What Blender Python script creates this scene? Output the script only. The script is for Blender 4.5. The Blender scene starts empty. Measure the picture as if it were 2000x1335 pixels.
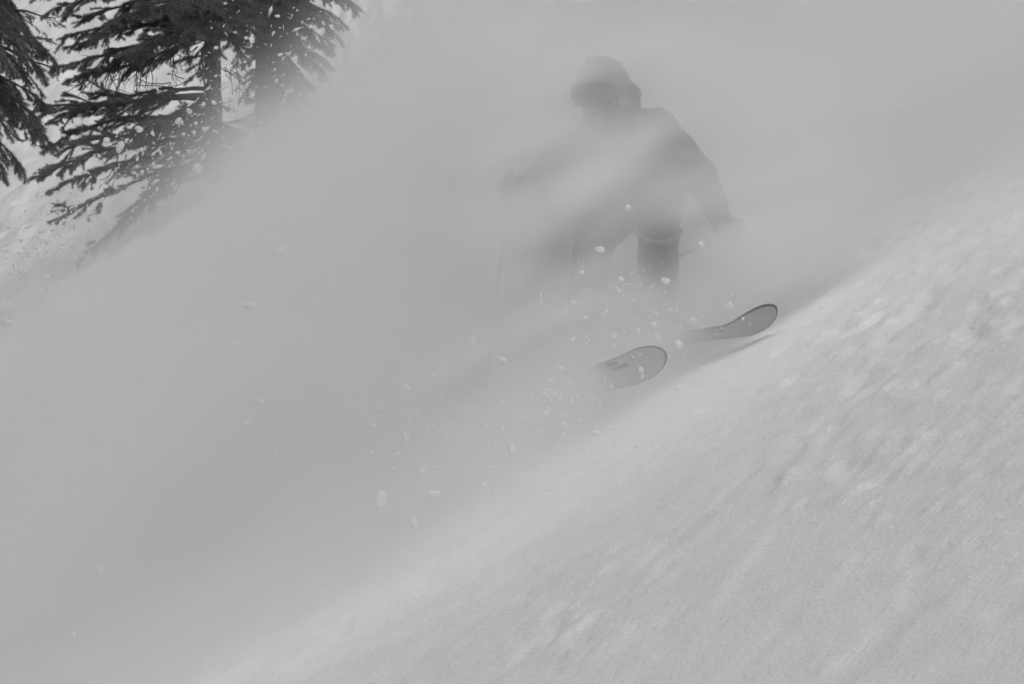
import bpy, bmesh, math, random
import numpy as np
from mathutils import Vector, Matrix, Quaternion

random.seed(7)
RNG = np.random.default_rng(7)
scene = bpy.context.scene
COL = scene.collection

# ------------------------------------------------------------------ camera
cam_data = bpy.data.cameras.new('camera')
cam_data.sensor_width = 36.0
cam_data.lens = 200.0
cam_data.clip_start = 0.5
cam_data.clip_end = 3000.0
cam = bpy.data.objects.new('camera', cam_data)
COL.objects.link(cam)
cam.location = (0.0, 0.0, 0.0)
cam.rotation_euler = (math.radians(90), 0.0, 0.0)
scene.camera = cam

# ------------------------------------------------------------------ sky, sun, exposure
SUN_DIR = Vector((0.06, -0.66, 0.74)).normalized()
elev = math.asin(SUN_DIR.z)
azim = math.atan2(SUN_DIR.x, SUN_DIR.y)
world = bpy.data.worlds.new('World')
scene.world = world
world.use_nodes = True
wn = world.node_tree
wn.nodes.clear()
w_out = wn.nodes.new('ShaderNodeOutputWorld')
w_bg = wn.nodes.new('ShaderNodeBackground')
w_sky = wn.nodes.new('ShaderNodeTexSky')
w_sky.sky_type = 'NISHITA'
w_sky.sun_disc = False
w_sky.sun_elevation = elev
w_sky.sun_rotation = azim
w_sky.dust_density = 5.0
w_bw = wn.nodes.new('ShaderNodeRGBToBW')          # the photograph is monochrome
wn.links.new(w_sky.outputs[0], w_bw.inputs[0])
wn.links.new(w_bw.outputs[0], w_bg.inputs['Color'])
w_bg.inputs['Strength'].default_value = 0.11
wn.links.new(w_bg.outputs[0], w_out.inputs['Surface'])

sun_data = bpy.data.lights.new('sun', 'SUN')
sun_data.energy = 1.1
sun_data.angle = math.radians(25)
sun_data.color = (1.0, 1.0, 1.0)
sun = bpy.data.objects.new('sun', sun_data)
COL.objects.link(sun)
sun.rotation_euler = SUN_DIR.to_track_quat('Z', 'Y').to_euler()

scene.view_settings.view_transform = 'Standard'
scene.view_settings.look = 'None'
scene.view_settings.exposure = -0.45
scene.view_settings.gamma = 1.0
scene.view_settings.use_curve_mapping = False

cy = scene.cycles
cy.max_bounces = 8
cy.diffuse_bounces = 3
cy.glossy_bounces = 2
cy.transmission_bounces = 2
cy.transparent_max_bounces = 8
cy.volume_bounces = 5
cy.volume_step_rate = 1.0
cy.volume_max_steps = 256
cy.use_adaptive_sampling = True
cy.adaptive_threshold = 0.05
cy.adaptive_min_samples = 20
cy.use_denoising = True
cy.caustics_reflective = False
cy.caustics_refractive = False

# ------------------------------------------------------------------ helpers
FPX = 200.0 / 36.0 * 2000.0
DS = 22.0                                            # distance of the skier's line


def P(px, py, dy=0.0, base=DS):
    """Point at photo position (px, py), dy metres behind the given depth."""
    d = base + dy
    return Vector(((px - 1000.0) / FPX * d, d, (667.5 - py) / FPX * d))


def link(o):
    COL.objects.link(o)
    return o


def tag(o, label=None, cat=None, group=None, kind=None):
    if label:
        o['label'] = label
    if cat:
        o['category'] = cat
    if group:
        o['group'] = group
    if kind:
        o['kind'] = kind
    return o


def empty(name, loc=(0, 0, 0)):
    o = bpy.data.objects.new(name, None)
    o.empty_display_size = 0.1
    o.location = loc
    return link(o)


def mesh_obj(name, me, mat=None, parent=None, smooth=False):
    if mat is not None and not me.materials:
        me.materials.append(mat)
    if smooth:
        me.polygons.foreach_set('use_smooth', [True] * len(me.polygons))
    o = bpy.data.objects.new(name, me)
    link(o)
    if parent is not None:
        o.parent = parent
        o.matrix_parent_inverse = Matrix.Translation(parent.location).inverted() if parent.type == 'EMPTY' else Matrix.Identity(4)
    return o


def np_mesh(name, verts, faces_flat, nper):
    """Fast mesh from numpy arrays; every face has nper corners."""
    me = bpy.data.meshes.new(name)
    verts = np.asarray(verts, dtype=np.float32)
    faces_flat = np.asarray(faces_flat, dtype=np.int32).ravel()
    nf = len(faces_flat) // nper
    me.vertices.add(len(verts))
    me.vertices.foreach_set('co', verts.ravel())
    me.loops.add(len(faces_flat))
    me.loops.foreach_set('vertex_index', faces_flat)
    me.polygons.add(nf)
    me.polygons.foreach_set('loop_start', np.arange(0, nf * nper, nper, dtype=np.int32))
    me.polygons.foreach_set('loop_total', np.full(nf, nper, dtype=np.int32))
    me.update(calc_edges=True)
    return me


def bm_mesh(name, bm):
    bmesh.ops.recalc_face_normals(bm, faces=bm.faces)
    me = bpy.data.meshes.new(name)
    bm.to_mesh(me)
    bm.free()
    return me


class SK:
    """A shader socket with arithmetic, so that formulas read as formulas."""

    def __init__(self, nt, s):
        self.nt, self.s = nt, s

    def op(self, name, *args):
        n = self.nt.nodes.new('ShaderNodeMath')
        n.operation = name
        for i, a in enumerate((self,) + args):
            if isinstance(a, SK):
                self.nt.links.new(a.s, n.inputs[i])
            else:
                n.inputs[i].default_value = float(a)
        return SK(self.nt, n.outputs[0])

    def __add__(self, o): return self.op('ADD', o)
    __radd__ = __add__
    def __mul__(self, o): return self.op('MULTIPLY', o)
    __rmul__ = __mul__
    def __sub__(self, o): return self.op('SUBTRACT', o)
    def __rsub__(self, o): return (self * -1.0) + o
    def __truediv__(self, o): return self.op('DIVIDE', o)
    def max(self, o): return self.op('MAXIMUM', o)
    def min(self, o): return self.op('MINIMUM', o)
    def pow(self, o): return self.op('POWER', o)

    def step(self, a, b):
        n = self.nt.nodes.new('ShaderNodeMapRange')
        n.interpolation_type = 'SMOOTHSTEP'
        n.clamp = True
        self.nt.links.new(self.s, n.inputs['Value'])
        n.inputs['From Min'].default_value = a
        n.inputs['From Max'].default_value = b
        return SK(self.nt, n.outputs[0])

    def lin(self, a, b, c=0.0, d=1.0):
        n = self.nt.nodes.new('ShaderNodeMapRange')
        n.clamp = True
        self.nt.links.new(self.s, n.inputs['Value'])
        n.inputs['From Min'].default_value = a
        n.inputs['From Max'].default_value = b
        n.inputs['To Min'].default_value = c
        n.inputs['To Max'].default_value = d
        return SK(self.nt, n.outputs[0])


def material(name, grey, rough=0.7, var=0.0, scale=6.0, bump=0.0, bscale=40.0, spec=0.3, detail=4.0, sss=0.0):
    """Neutral grey Principled material with procedural tone variation and fine relief."""
    m = bpy.data.materials.new(name)
    m.use_nodes = True
    nt = m.node_tree
    b = nt.nodes['Principled BSDF']
    b.inputs['Base Color'].default_value = (grey, grey, grey, 1)
    b.inputs['Roughness'].default_value = rough
    b.inputs['Specular IOR Level'].default_value = spec
    tc = nt.nodes.new('ShaderNodeTexCoord')
    if var > 0:
        no = nt.nodes.new('ShaderNodeTexNoise')
        no.inputs['Scale'].default_value = scale
        no.inputs['Detail'].default_value = detail
        nt.links.new(tc.outputs['Object'], no.inputs['Vector'])
        mr = nt.nodes.new('ShaderNodeMapRange')
        mr.inputs['From Min'].default_value = 0.3
        mr.inputs['From Max'].default_value = 0.7
        mr.inputs['To Min'].default_value = grey * (1 - var)
        mr.inputs['To Max'].default_value = min(0.95, grey * (1 + var))
        nt.links.new(no.outputs['Fac'], mr.inputs['Value'])
        nt.links.new(mr.outputs[0], b.inputs['Base Color'])
    if bump > 0:
        n2 = nt.nodes.new('ShaderNodeTexNoise')
        n2.inputs['Scale'].default_value = bscale
        n2.inputs['Detail'].default_value = 3.0
        nt.links.new(tc.outputs['Object'], n2.inputs['Vector'])
        bp = nt.nodes.new('ShaderNodeBump')
        bp.inputs['Strength'].default_value = 0.6
        bp.inputs['Distance'].default_value = bump
        nt.links.new(n2.outputs['Fac'], bp.inputs['Height'])
        nt.links.new(bp.outputs[0], b.inputs['Normal'])
    return m


def clump_material():
    """Loose snow: light passes through as well as off it."""
    m = material('packed_snow', 0.94, 0.8, 0.03, 60.0, 0.004, 150.0, 0.1)
    nt = m.node_tree
    tr = nt.nodes.new('ShaderNodeBsdfTranslucent')
    tr.inputs['Color'].default_value = (0.95, 0.95, 0.95, 1)
    mx = nt.nodes.new('ShaderNodeMixShader')
    mx.inputs[0].default_value = 0.55
    nt.links.new(nt.nodes['Principled BSDF'].outputs[0], mx.inputs[1])
    nt.links.new(tr.outputs[0], mx.inputs[2])
    nt.links.new(mx.outputs[0], nt.nodes['Material Output'].inputs['Surface'])
    return m


M = {
    'snow': material('snow', 0.80, 0.75, 0.03, 3.0, 0.010, 50.0, 0.2),
    'clump': clump_material(),
    'needles': material('spruce_needles', 0.115, 0.6, 0.45, 4.0, 0.0, 1.0, 0.25),
    'twig': material('dead_twig_bark', 0.075, 0.85, 0.3, 12.0, 0.0, 1.0, 0.15),
    'bark': material('spruce_bark', 0.16, 0.9, 0.5, 14.0, 0.02, 26.0, 0.15),
}
# ------------------------------------------------------------------ terrain
def lattice(seed, n=256):
    return np.random.default_rng(seed).random((n, n))


def vnoise(x, y, seed):
    """Smooth 2-D value noise, range -1..1."""
    L = lattice(seed)
    n = L.shape[0]
    xi = np.floor(x).astype(int)
    yi = np.floor(y).astype(int)
    fx = x - xi
    fy = y - yi
    fx = fx * fx * fx * (fx * (fx * 6 - 15) + 10)
    fy = fy * fy * fy * (fy * (fy * 6 - 15) + 10)
    a = L[xi % n, yi % n]; b = L[(xi + 1) % n, yi % n]
    c = L[xi % n, (yi + 1) % n]; d = L[(xi + 1) % n, (yi + 1) % n]
    return 2 * (a * (1 - fx) * (1 - fy) + b * fx * (1 - fy) + c * (1 - fx) * fy + d * fx * fy) - 1


def fbm(x, y, seed, octaves=4, gain=0.5):
    s = 0.0; a = 1.0; t = 0.0
    for k in range(octaves):
        s = s + a * vnoise(x * 2 ** k + 17.3 * k, y * 2 ** k - 9.1 * k, seed + k)
        t += a; a *= gain
    return s / t


def sstep(v, a, b):
    t = np.clip((v - a) / (b - a), 0, 1)
    return t * t * (3 - 2 * t)


GA, GB, GZ = 0.55, 0.087, -0.47


def ground_base(x, y):
    z = GZ + GA * x + GB * (y - DS)
    t = (y - 70.0) / 6.0
    z = z + 0.34 * 6.0 * np.where(t > 30, t, np.log1p(np.exp(np.clip(t, -40, 30))))
    return z


def ground(x, y):
    x = np.asarray(x, dtype=float); y = np.asarray(y, dtype=float)
    z = ground_base(x, y)
    d = np.clip(np.abs(y - DS) / 40.0, 0, 1)
    # rolling wind-packed shapes
    z = z + 0.035 * fbm(x * 0.55, y * 0.22, 11, 3)
    z = z + 0.25 * d * fbm(x * 0.2, y * 0.1, 21, 3)
    # rib and chunk relief, broken into patches
    patch = sstep(fbm(x * 0.7 + 3.1, y * 0.22 + 8.0, 31, 3), -0.05, 0.45)
    right = sstep(x, 0.8, 1.6) * sstep(y, 16.0, 19.0)
    rough = np.clip(0.25 + 0.7 * patch + 0.5 * right, 0, 1.2)
    near = 1 - sstep(y, 34.0, 44.0)
    c = fbm(x * 4.2, y * 1.5, 41, 4, 0.55)
    z = z + near * rough * 0.006 * c
    lump = np.maximum(0, fbm(x * 9.0, y * 3.6, 51, 2) - 0.28)
    z = z + near * rough * (0.007 * lump + 0.026 * np.maximum(0, fbm(x * 17.0, y * 7.5, 151, 2) - 0.22))
    dent = np.maximum(0, fbm(x * 7.0 + 40, y * 2.6, 61, 2) - 0.36)
    z = z - near * (0.4 + rough) * 0.030 * dent
    z = z + near * (0.35 + 0.65 * np.clip(rough, 0, 1)) * 0.0065 * fbm(x * 14.0, y * 5.0, 101, 3, 0.6)
    broken = np.exp(-(((x - 0.19) / 0.28) ** 2 + ((y - 16.9) / 1.3) ** 2)) + 0.8 * np.exp(-(((x - 0.72) / 0.16) ** 2 + ((y - 17.6) / 0.6) ** 2))
    crumbs = np.maximum(0, fbm(x * 11.0, y * 4.5, 111, 3, 0.6) + 0.05)
    z = z + near * broken * (0.026 * crumbs - 0.008)
    # a raised wind crust edge crossing the foreground
    line = x - 0.83 - (y - 17.0) * 0.16 + 0.06 * vnoise(x * 2.0, y * 1.2, 71)
    z = z - near * 0.007 * sstep(line, -0.02, 0.03) * (1 - sstep(line, 0.1, 1.6)) * sstep(y, 14.0, 15.5) * (1 - sstep(y, 19.5, 21.0))
    # old tracks and blocks on the far slope under the trees
    far = sstep(y, 36.0, 44.0) * (1 - sstep(y, 74.0, 90.0))
    z = z + far * (0.16 * fbm(x * 1.6 + 0.5 * y * 0.3, y * 0.55, 81, 4, 0.6) + 0.22 * np.maximum(0, fbm(x * 3.0, y * 1.1, 91, 3) - 0.15))
    z = z + far * (0.10 * fbm(x * 4.5 + 0.25 * y, y * 1.7, 121, 3, 0.65) + 0.16 * np.maximum(0, fbm(x * 5.5, y * 2.0, 131, 2) - 0.2))
    return z


def axis(parts):
    out = []
    for a, b, s in parts:
        out.append(np.arange(a, b, s))
    out.append(np.array([parts[-1][1]]))
    return np.concatenate(out)


gx = axis([(-160, -40, 8.0), (-40, -12, 1.0), (-12, -2.4, 0.10), (-2.4, 3.0, 0.02), (3.0, 8.0, 0.1), (8.0, 40, 1.0), (40, 160, 8.0)])
gy = axis([(-40, 0, 4.0), (0, 12, 0.5), (12, 30, 0.04), (30, 40, 0.1), (40, 90, 0.13), (90, 160, 1.5), (160, 420, 12.0)])
GX, GY = np.meshgrid(gx, gy)
GZZ = ground(GX, GY)
nx, ny = len(gx), len(gy)
idx = np.arange(nx * ny).reshape(ny, nx)
quads = np.stack([idx[:-1, :-1], idx[:-1, 1:], idx[1:, 1:], idx[1:, :-1]], -1).reshape(-1, 4)
me = np_mesh('snow_slope', np.stack([GX, GY, GZZ], -1).reshape(-1, 3), quads, 4)
slope = mesh_obj('snow_slope', me, M['snow'], smooth=True)
tag(slope, kind='structure')
# ------------------------------------------------------------------ spruce trees
UP = Vector((0, 0, 1))


def tube_arrays(lines, sides=5):
    """lines: list of (points Nx3, radii N). Returns verts, quads of open tubes."""
    V, F = [], []
    off = 0
    ang = np.linspace(0, 2 * math.pi, sides, endpoint=False)
    for pts, rad in lines:
        pts = np.asarray(pts, float)
        rad = np.asarray(rad, float)
        tan = np.gradient(pts, axis=0)
        tan /= np.linalg.norm(tan, axis=1, keepdims=True) + 1e-9
        ref = np.array([0.31, 0.21, 0.93])
        a = np.cross(tan, ref); a /= np.linalg.norm(a, axis=1, keepdims=True) + 1e-9
        b = np.cross(tan, a)
        ring = pts[:, None, :] + rad[:, None, None] * (np.cos(ang)[None, :, None] * a[:, None, :] + np.sin(ang)[None, :, None] * b[:, None, :])
        V.append(ring.reshape(-1, 3))
        n = len(pts)
        i = np.arange(n - 1)[:, None] * sides
        j = np.arange(sides)[None, :]
        jn = (j + 1) % sides
        q = np.stack([i + j, i + jn, i + sides + jn, i + sides + j], -1).reshape(-1, 4) + off
        F.append(q)
        off += n * sides
    return np.concatenate(V), np.concatenate(F)


def needle_arrays(segs, per_m, rng, length=0.036, width=0.0042):
    """segs: list of (p0, p1). One thin triangle per needle, brushed forward round the twig."""
    p0 = np.array([s[0] for s in segs]); p1 = np.array([s[1] for s in segs])
    d = p1 - p0
    L = np.linalg.norm(d, axis=1)
    n = np.maximum(3, (L * per_m).astype(int))
    k = np.repeat(np.arange(len(segs)), n)
    N = len(k)
    t = rng.random(N)
    c = p0[k] + d[k] * t[:, None]
    u = d[k] / (L[k][:, None] + 1e-9)
    r = rng.normal(size=(N, 3))
    r -= (r * u).sum(1, keepdims=True) * u
    r /= np.linalg.norm(r, axis=1, keepdims=True) + 1e-9
    r[:, 2] += 0.25
    out = r * 0.86 + u * rng.uniform(0.3, 0.95, N)[:, None]
    out /= np.linalg.norm(out, axis=1, keepdims=True) + 1e-9
    side = np.cross(out, rng.normal(size=(N, 3)))
    side /= np.linalg.norm(side, axis=1, keepdims=True) + 1e-9
    ln = length * rng.uniform(0.75, 1.25, N)[:, None]
    V = np.stack([c + side * width * 0.5, c - side * width * 0.5, c + out * ln], 1).reshape(-1, 3)
    return V, np.arange(N * 3)


def branch_geometry(A, T, rng, sag=0.1, fullness=1.0, droop=0.3, twig_len=0.34, bare=0.25, fine=True):
    """A limb from A to T: woody lines and needle-bearing segments."""
    A = np.array(A, float); T = np.array(T, float)
    L = np.linalg.norm(T - A)
    n = 14
    t = np.linspace(0, 1, n)[:, None]
    mid = (A + T) / 2 + np.array([0, 0, sag * L]) + rng.normal(size=3) * 0.07 * L
    pts = A * (1 - t) ** 2 + 2 * mid * t * (1 - t) + T * t ** 2
    kink = np.cumsum(rng.normal(size=(n, 3)) * 0.012 * L, axis=0)
    pts = pts + (kink - t * kink[-1]) * np.sin(np.pi * t)
    wood = [(pts, np.linspace(0.012 + 0.012 * L, 0.004, n))]
    segs = []
    for i in range(n - 1):
        if i / n > bare + 0.15:
            segs.append((pts[i], pts[i + 1]))
    up = np.array([0, 0, 1.0])
    m = max(4, int(L * 13 * fullness))
    for j in range(m):
        tt = bare + (1 - bare) * (j + rng.random()) / m
        x = tt * (n - 1)
        i = min(int(x), n - 2)
        p = pts[i] + (pts[i + 1] - pts[i]) * (x - i)
        lim = pts[i + 1] - pts[i]
        lim /= np.linalg.norm(lim) + 1e-9
        sd = np.cross(lim, up); sd /= np.linalg.norm(sd) + 1e-9
        sgn = 1 if j % 2 else -1
        a = math.radians(rng.uniform(14, 68))
        dr = lim * math.cos(a) + sgn * sd * math.sin(a) + up * rng.normal(-droop, 0.24)
        dr /= np.linalg.norm(dr)
        l2 = twig_len * rng.uniform(0.6, 1.2) * (1.15 - 0.45 * tt)
        p1 = p + dr * l2 * 0.55
        d2 = dr + up * rng.uniform(-0.25, 0.15)
        d2 /= np.linalg.norm(d2)
        p2 = p1 + d2 * l2 * 0.45
        wood.append((np.array([p, p1, p2]), np.array([0.006, 0.0045, 0.003])))
        segs += [(p, p1), (p1, p2)]
        for q in range(int(rng.integers(2, 6)) if fine else 2):
            f = rng.uniform(0.15, 0.85)
            b0 = p + (p2 - p) * f
            s2 = np.cross(dr, up); s2 /= np.linalg.norm(s2) + 1e-9
            d3 = dr * 0.8 + s2 * rng.choice([-1, 1]) * rng.uniform(0.3, 0.75) + up * rng.normal(-droop * 0.5, 0.2)
            d3 /= np.linalg.norm(d3)
            l3 = l2 * rng.uniform(0.28, 0.6) * (1.1 - 0.5 * f)
            b1 = b0 + d3 * l3
            wood.append((np.array([b0, b1]), np.array([0.0035, 0.0025])))
            segs.append((b0, b1))
    return wood, segs


def dead_branch_lines(A, rng, n=10, length=0.4, lean=(-0.5, 0, -0.85)):
    """Bare twigs hanging from points along a limb line A (N x 3)."""
    lines = []
    for k in range(n):
        p = A[rng.integers(0, len(A))] + rng.normal(size=3) * np.array([0.05, 0.08, 0.02])
        d = np.array(lean) + rng.normal(size=3) * np.array([0.35, 0.3, 0.25])
        pts = [p]
        l = length * rng.uniform(0.5, 1.3)
        for s in range(5):
            d = d / np.linalg.norm(d) + rng.normal(size=3) * 0.16
            pts.append(pts[-1] + d / np.linalg.norm(d) * l / 5)
            if s in (1, 2, 3):
                dd = d + rng.normal(size=3) * 0.55
                dd /= np.linalg.norm(dd)
                e = pts[-1] + dd * l * rng.uniform(0.12, 0.4)
                lines.append((np.array([pts[-1], (pts[-1] + e) / 2 + rng.normal(size=3) * 0.008, e]), np.array([0.0032, 0.0028, 0.002])))
        lines.append((np.array(pts), np.linspace(0.006, 0.0025, 6)))
    return lines


def make_tree(label, base, height, radius, branches, dead, seed, crown_from):
    rng = np.random.default_rng(seed)
    root = empty('spruce_tree', base)
    tag(root, label, 'tree', 'spruce trees behind the powder cloud')
    bx, by, bz = base
    # trunk, slightly uneven, bark ridged by geometry
    n, sides = 60, 18
    hh = np.linspace(-0.4, height, n)
    V = np.zeros((n, sides, 3))
    ang = np.linspace(0, 2 * math.pi, sides, endpoint=False)
    rad = radius * np.clip(1 - hh / height, 0.02, 1.1) ** 0.8
    ridge = rng.normal(size=(n, sides)) * 0.05
    wob = np.cumsum(rng.normal(size=(n, 2)) * 0.004, axis=0)
    for i in range(n):
        V[i, :, 0] = bx + wob[i, 0] + rad[i] * np.cos(ang) * (1 + ridge[i])
        V[i, :, 1] = by + wob[i, 1] + rad[i] * np.sin(ang) * (1 + ridge[i])
        V[i, :, 2] = bz + hh[i]
    i = np.arange(n - 1)[:, None] * sides
    j = np.arange(sides)[None, :]
    jn = (j + 1) % sides
    q = np.stack([i + j, i + jn, i + sides + jn, i + sides + j], -1).reshape(-1, 4)
    mesh_obj('trunk', np_mesh('trunk', V.reshape(-1, 3), q, 4), M['bark'], root, True)
    # limbs seen one by one
    for spec in branches:
        A, T = spec[0], spec[1]
        kw = spec[2] if len(spec) > 2 else {}
        wood, segs = branch_geometry(A, T, rng, **kw)
        v, f = tube_arrays(wood, 4)
        b = mesh_obj('branch', np_mesh('branch', v, f, 4), M['twig'], root)
        v, f = needle_arrays(segs, 900, rng)
        nd = mesh_obj('needles', np_mesh('needles', v, f, 3), M['needles'], b)
        nd['kind'] = 'stuff'
    for A, nn, ll, lean in dead:
        v, f = tube_arrays(dead_branch_lines(np.array(A), rng, nn, ll, lean), 4)
        d = mesh_obj('dead_branch', np_mesh('dead_branch', v, f, 4), M['twig'], root)
        d['label'] = 'tangle of bare dead twigs hanging below the green limbs'
    # the crown above the frame
    W, S = [], []
    h = crown_from
    while h < height * 0.97:
        reach = (height - h) / height * 2.3 + 0.15
        for k in range(5):
            a = rng.uniform(0, 2 * math.pi)
            A = np.array([bx, by, bz + h + rng.normal() * 0.05])
            T = A + np.array([math.cos(a) * reach, math.sin(a) * reach, -0.22 * reach + rng.normal() * 0.05])
            w, s = branch_geometry(A, T, rng, sag=0.08, fullness=0.6, fine=False, bare=0.15)
            W += w[:1]
            S += s
        h += 0.30
    v, f = tube_arrays(W, 4)
    cb = mesh_obj('crown', np_mesh('crown', v, f, 4), M['twig'], root)
    cb['kind'] = 'stuff'
    v, f = needle_arrays(S, 300, rng, 0.03, 0.006)
    cn = mesh_obj('needles', np_mesh('needles', v, f, 3), M['needles'], cb)
    cn['kind'] = 'stuff'
    return root


def T1(px, py, dy=0.0):
    return P(px, py, dy, 60.0)


def T3(px, py, dy=0.0):
    return P(px, py, dy, 56.0)


def base_on_slope(px, depth):
    x = (px - 1000.0) / FPX * depth
    return (x, depth, float(ground(x, depth)) - 0.05)


rb = random.Random(3)
br1 = []
for (ay, tx, ty, dy) in [(-70, 70, -12, 0.2), (-45, 100, 20, -0.3), (-20, 160, 38, 0.4), (-10, 210, 60, -0.5), (8, 128, 72, -0.1),
                         (30, 150, 88, 0.5), (42, 190, 70, -0.6), (52, 108, 132, -0.2), (66, 145, 150, 0.3), (78, 230, 120, 0.7), (40, 260, 100, -0.9)]:
    br1.append((T1(414, ay), T1(tx, ty, dy), dict(sag=0.07, fullness=1.25, droop=0.22, bare=0.12)))
for (ay, tx, ty, dy) in [(172, 196, 186, 0.25), (188, 82, 212, -0.2), (198, 110, 232, 0.3), (226, 98, 284, -0.1), (236, 130, 262, 0.5),
                         (270, 88, 338, -0.3), (282, 120, 360, 0.2), (320, 112, 428, -0.2), (345, 168, 498, 0.0)]:
    br1.append((T1(414, ay), T1(tx, ty, dy), dict(sag=0.10, fullness=0.95, droop=0.14, twig_len=0.42, bare=0.22)))
# limbs towards and away from the camera, and short ones to the right
for (ay, tx, ty, dy) in [(-30, 330, 20, -1.6), (-10, 470, 40, -1.4), (15, 380, 60, -1.7), (-50, 480, -20, 1.2), (10, 490, 60, 0.9), (-20, 300, 40, 1.5),
                         (205, 360, 255, -1.2), (225, 440, 270, -1.3), (250, 330, 320, -1.0), (265, 400, 330, -1.4), (240, 300, 290, 0.9), (30, 470, 110, -0.5),
                         (-40, 400, 15, -1.8), (40, 385, 150, -0.9), (0, 440, 75, -1.1), (5, 345, 85, -1.0), (190, 300, 240, -0.7), (215, 270, 275, -0.5), (290, 300, 380, -0.6), (300, 250, 410, -0.3)]:
    br1.append((T1(414, ay), T1(tx, ty, dy), dict(sag=0.08, fullness=1.0, droop=0.28, bare=0.12)))


def limb_line(a, b, n=12):
    a = np.array(a); b = np.array(b)
    return [tuple(a + (b - a) * t) for t in np.linspace(0, 1, n)]


dead1 = [(limb_line(T1(330, 95), T1(200, 125)), 26, 0.42, (-0.55, 0, -0.85)),
         (limb_line(T1(375, 95), T1(270, 110)), 20, 0.36, (-0.25, 0, -0.95)),
         (limb_line(T1(400, 150), T1(290, 175)), 6, 0.34, (-0.9, 0, -0.15)),
         (limb_line(T1(440, 130), T1(490, 150)), 12, 0.36, (0.5, 0, -0.8)),
         (limb_line(T1(405, 330), T1(250, 300)), 12, 0.36, (-0.45, 0, -0.85))]
make_tree('spruce with the bare trunk and dead twigs, nearest to the middle of the trees', base_on_slope(416, 60.0), 7.5, 0.103, br1, dead1, 5, 2.75)

br2 = []
for (ay, tx, ty, dy) in [(-60, 690, 6, 0.0), (-40, 665, 40, 0.3), (-20, 650, 62, -0.3), (0, 655, 92, 0.1), (20, 640, 120, -0.4), (45, 625, 140, 0.2),
                         (70, 600, 160, -0.2), (90, 590, 180, 0.3), (-50, 560, 10, -1.5), (-20, 500, 20, -1.5), (10, 545, 60, -1.6), (40, 580, 90, -1.3),
                         (60, 500, 110, -1.0), (90, 560, 160, -1.1), (120, 590, 200, -0.6), (110, 480, 180, -0.6), (140, 570, 240, -0.8), (0, 450, 40, 0.4),
                         (-30, 620, 20, -1.0), (30, 610, 75, -0.9), (15, 470, 80, 0.6), (150, 490, 250, -0.5), (-70, 600, -20, -0.8), (-10, 580, 35, 1.0), (25, 560, 70, 0.9)]:
    br2.append((P(521, ay, 0, 63.0), P(tx, ty, dy, 63.0), dict(sag=0.06, fullness=1.15, droop=0.42, bare=0.15)))
dead2 = [(limb_line(P(535, 130, 0, 63.0), P(575, 150, 0, 63.0)), 10, 0.35, (0.35, 0, -0.9))]
make_tree('spruce with the trunk on the right, its limbs dipping into the powder cloud', base_on_slope(521, 63.0), 8.5, 0.145, br2, dead2, 9, 2.9)

br3 = []
for (ay, tx, ty, dy) in [(-190, 30, -30, 0.0), (-150, 46, 40, 0.2), (-120, 20, 60, -0.4), (-60, 108, 118, 0.0), (-40, 84, 140, -0.3), (-20, 62, 155, 0.3),
                         (-30, 20, 130, -0.5), (70, 76, 190, 0.1), (90, 82, 240, -0.2), (105, 98, 282, 0.2), (120, 66, 262, -0.3), (130, 40, 322, 0.0),
                         (150, 8, 330, -0.3), (60, 30, 200, 0.5), (-80, 70, 95, 0.3), (-100, 25, 25, 0.5), (80, 10, 250, -0.6)]:
    br3.append((T3(-150, ay), T3(tx, ty, dy), dict(sag=0.14, fullness=1.0, droop=0.5, twig_len=0.36, bare=0.3)))
make_tree('spruce at the left edge with drooping limb ends and no trunk in view', base_on_slope(-150, 56.0), 8.0, 0.15, br3, [], 13, 3.4)
# ------------------------------------------------------------------ skier
M['jacket'] = material('jacket_fabric', 0.11, 0.75, 0.15, 9.0, 0.003, 60.0, 0.25)
M['trousers'] = material('trouser_fabric', 0.045, 0.8, 0.2, 9.0, 0.003, 60.0, 0.25)
M['helmet'] = material('helmet_shell', 0.11, 0.45, 0.05, 8.0, 0.0, 1.0, 0.4)
M['black'] = material('black_plastic', 0.03, 0.5, 0.1, 20.0, 0.0, 1.0, 0.4)
M['lens'] = material('goggle_lens', 0.03, 0.12, 0.0, 1.0, 0.0, 1.0, 0.6)
M['skin'] = material('skin', 0.40, 0.55, 0.06, 20.0, 0.0, 1.0, 0.35)
M['glove'] = material('glove_leather', 0.06, 0.65, 0.2, 30.0, 0.002, 90.0, 0.3)
M['mask'] = material('neck_tube_fabric', 0.06, 0.85, 0.15, 30.0, 0.002, 90.0, 0.2)
M['boot'] = material('ski_boot_shell', 0.09, 0.35, 0.05, 8.0, 0.0, 1.0, 0.5)
M['metal'] = material('steel', 0.35, 0.35, 0.1, 30.0, 0.0, 1.0, 0.5)
M['ski_base'] = material('ski_base', 0.36, 0.45, 0.10, 18.0, 0.0, 1.0, 0.4)
M['ski_top'] = material('ski_top_sheet', 0.16, 0.35, 0.1, 10.0, 0.0, 1.0, 0.5)
M['ski_edge'] = material('ski_edge', 0.025, 0.4, 0.1, 30.0, 0.0, 1.0, 0.4)
M['print'] = material('ski_base_print', 0.05, 0.45, 0.1, 30.0, 0.0, 1.0, 0.4)
M['shaft'] = material('pole_shaft', 0.06, 0.4, 0.1, 30.0, 0.0, 1.0, 0.5)


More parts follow.
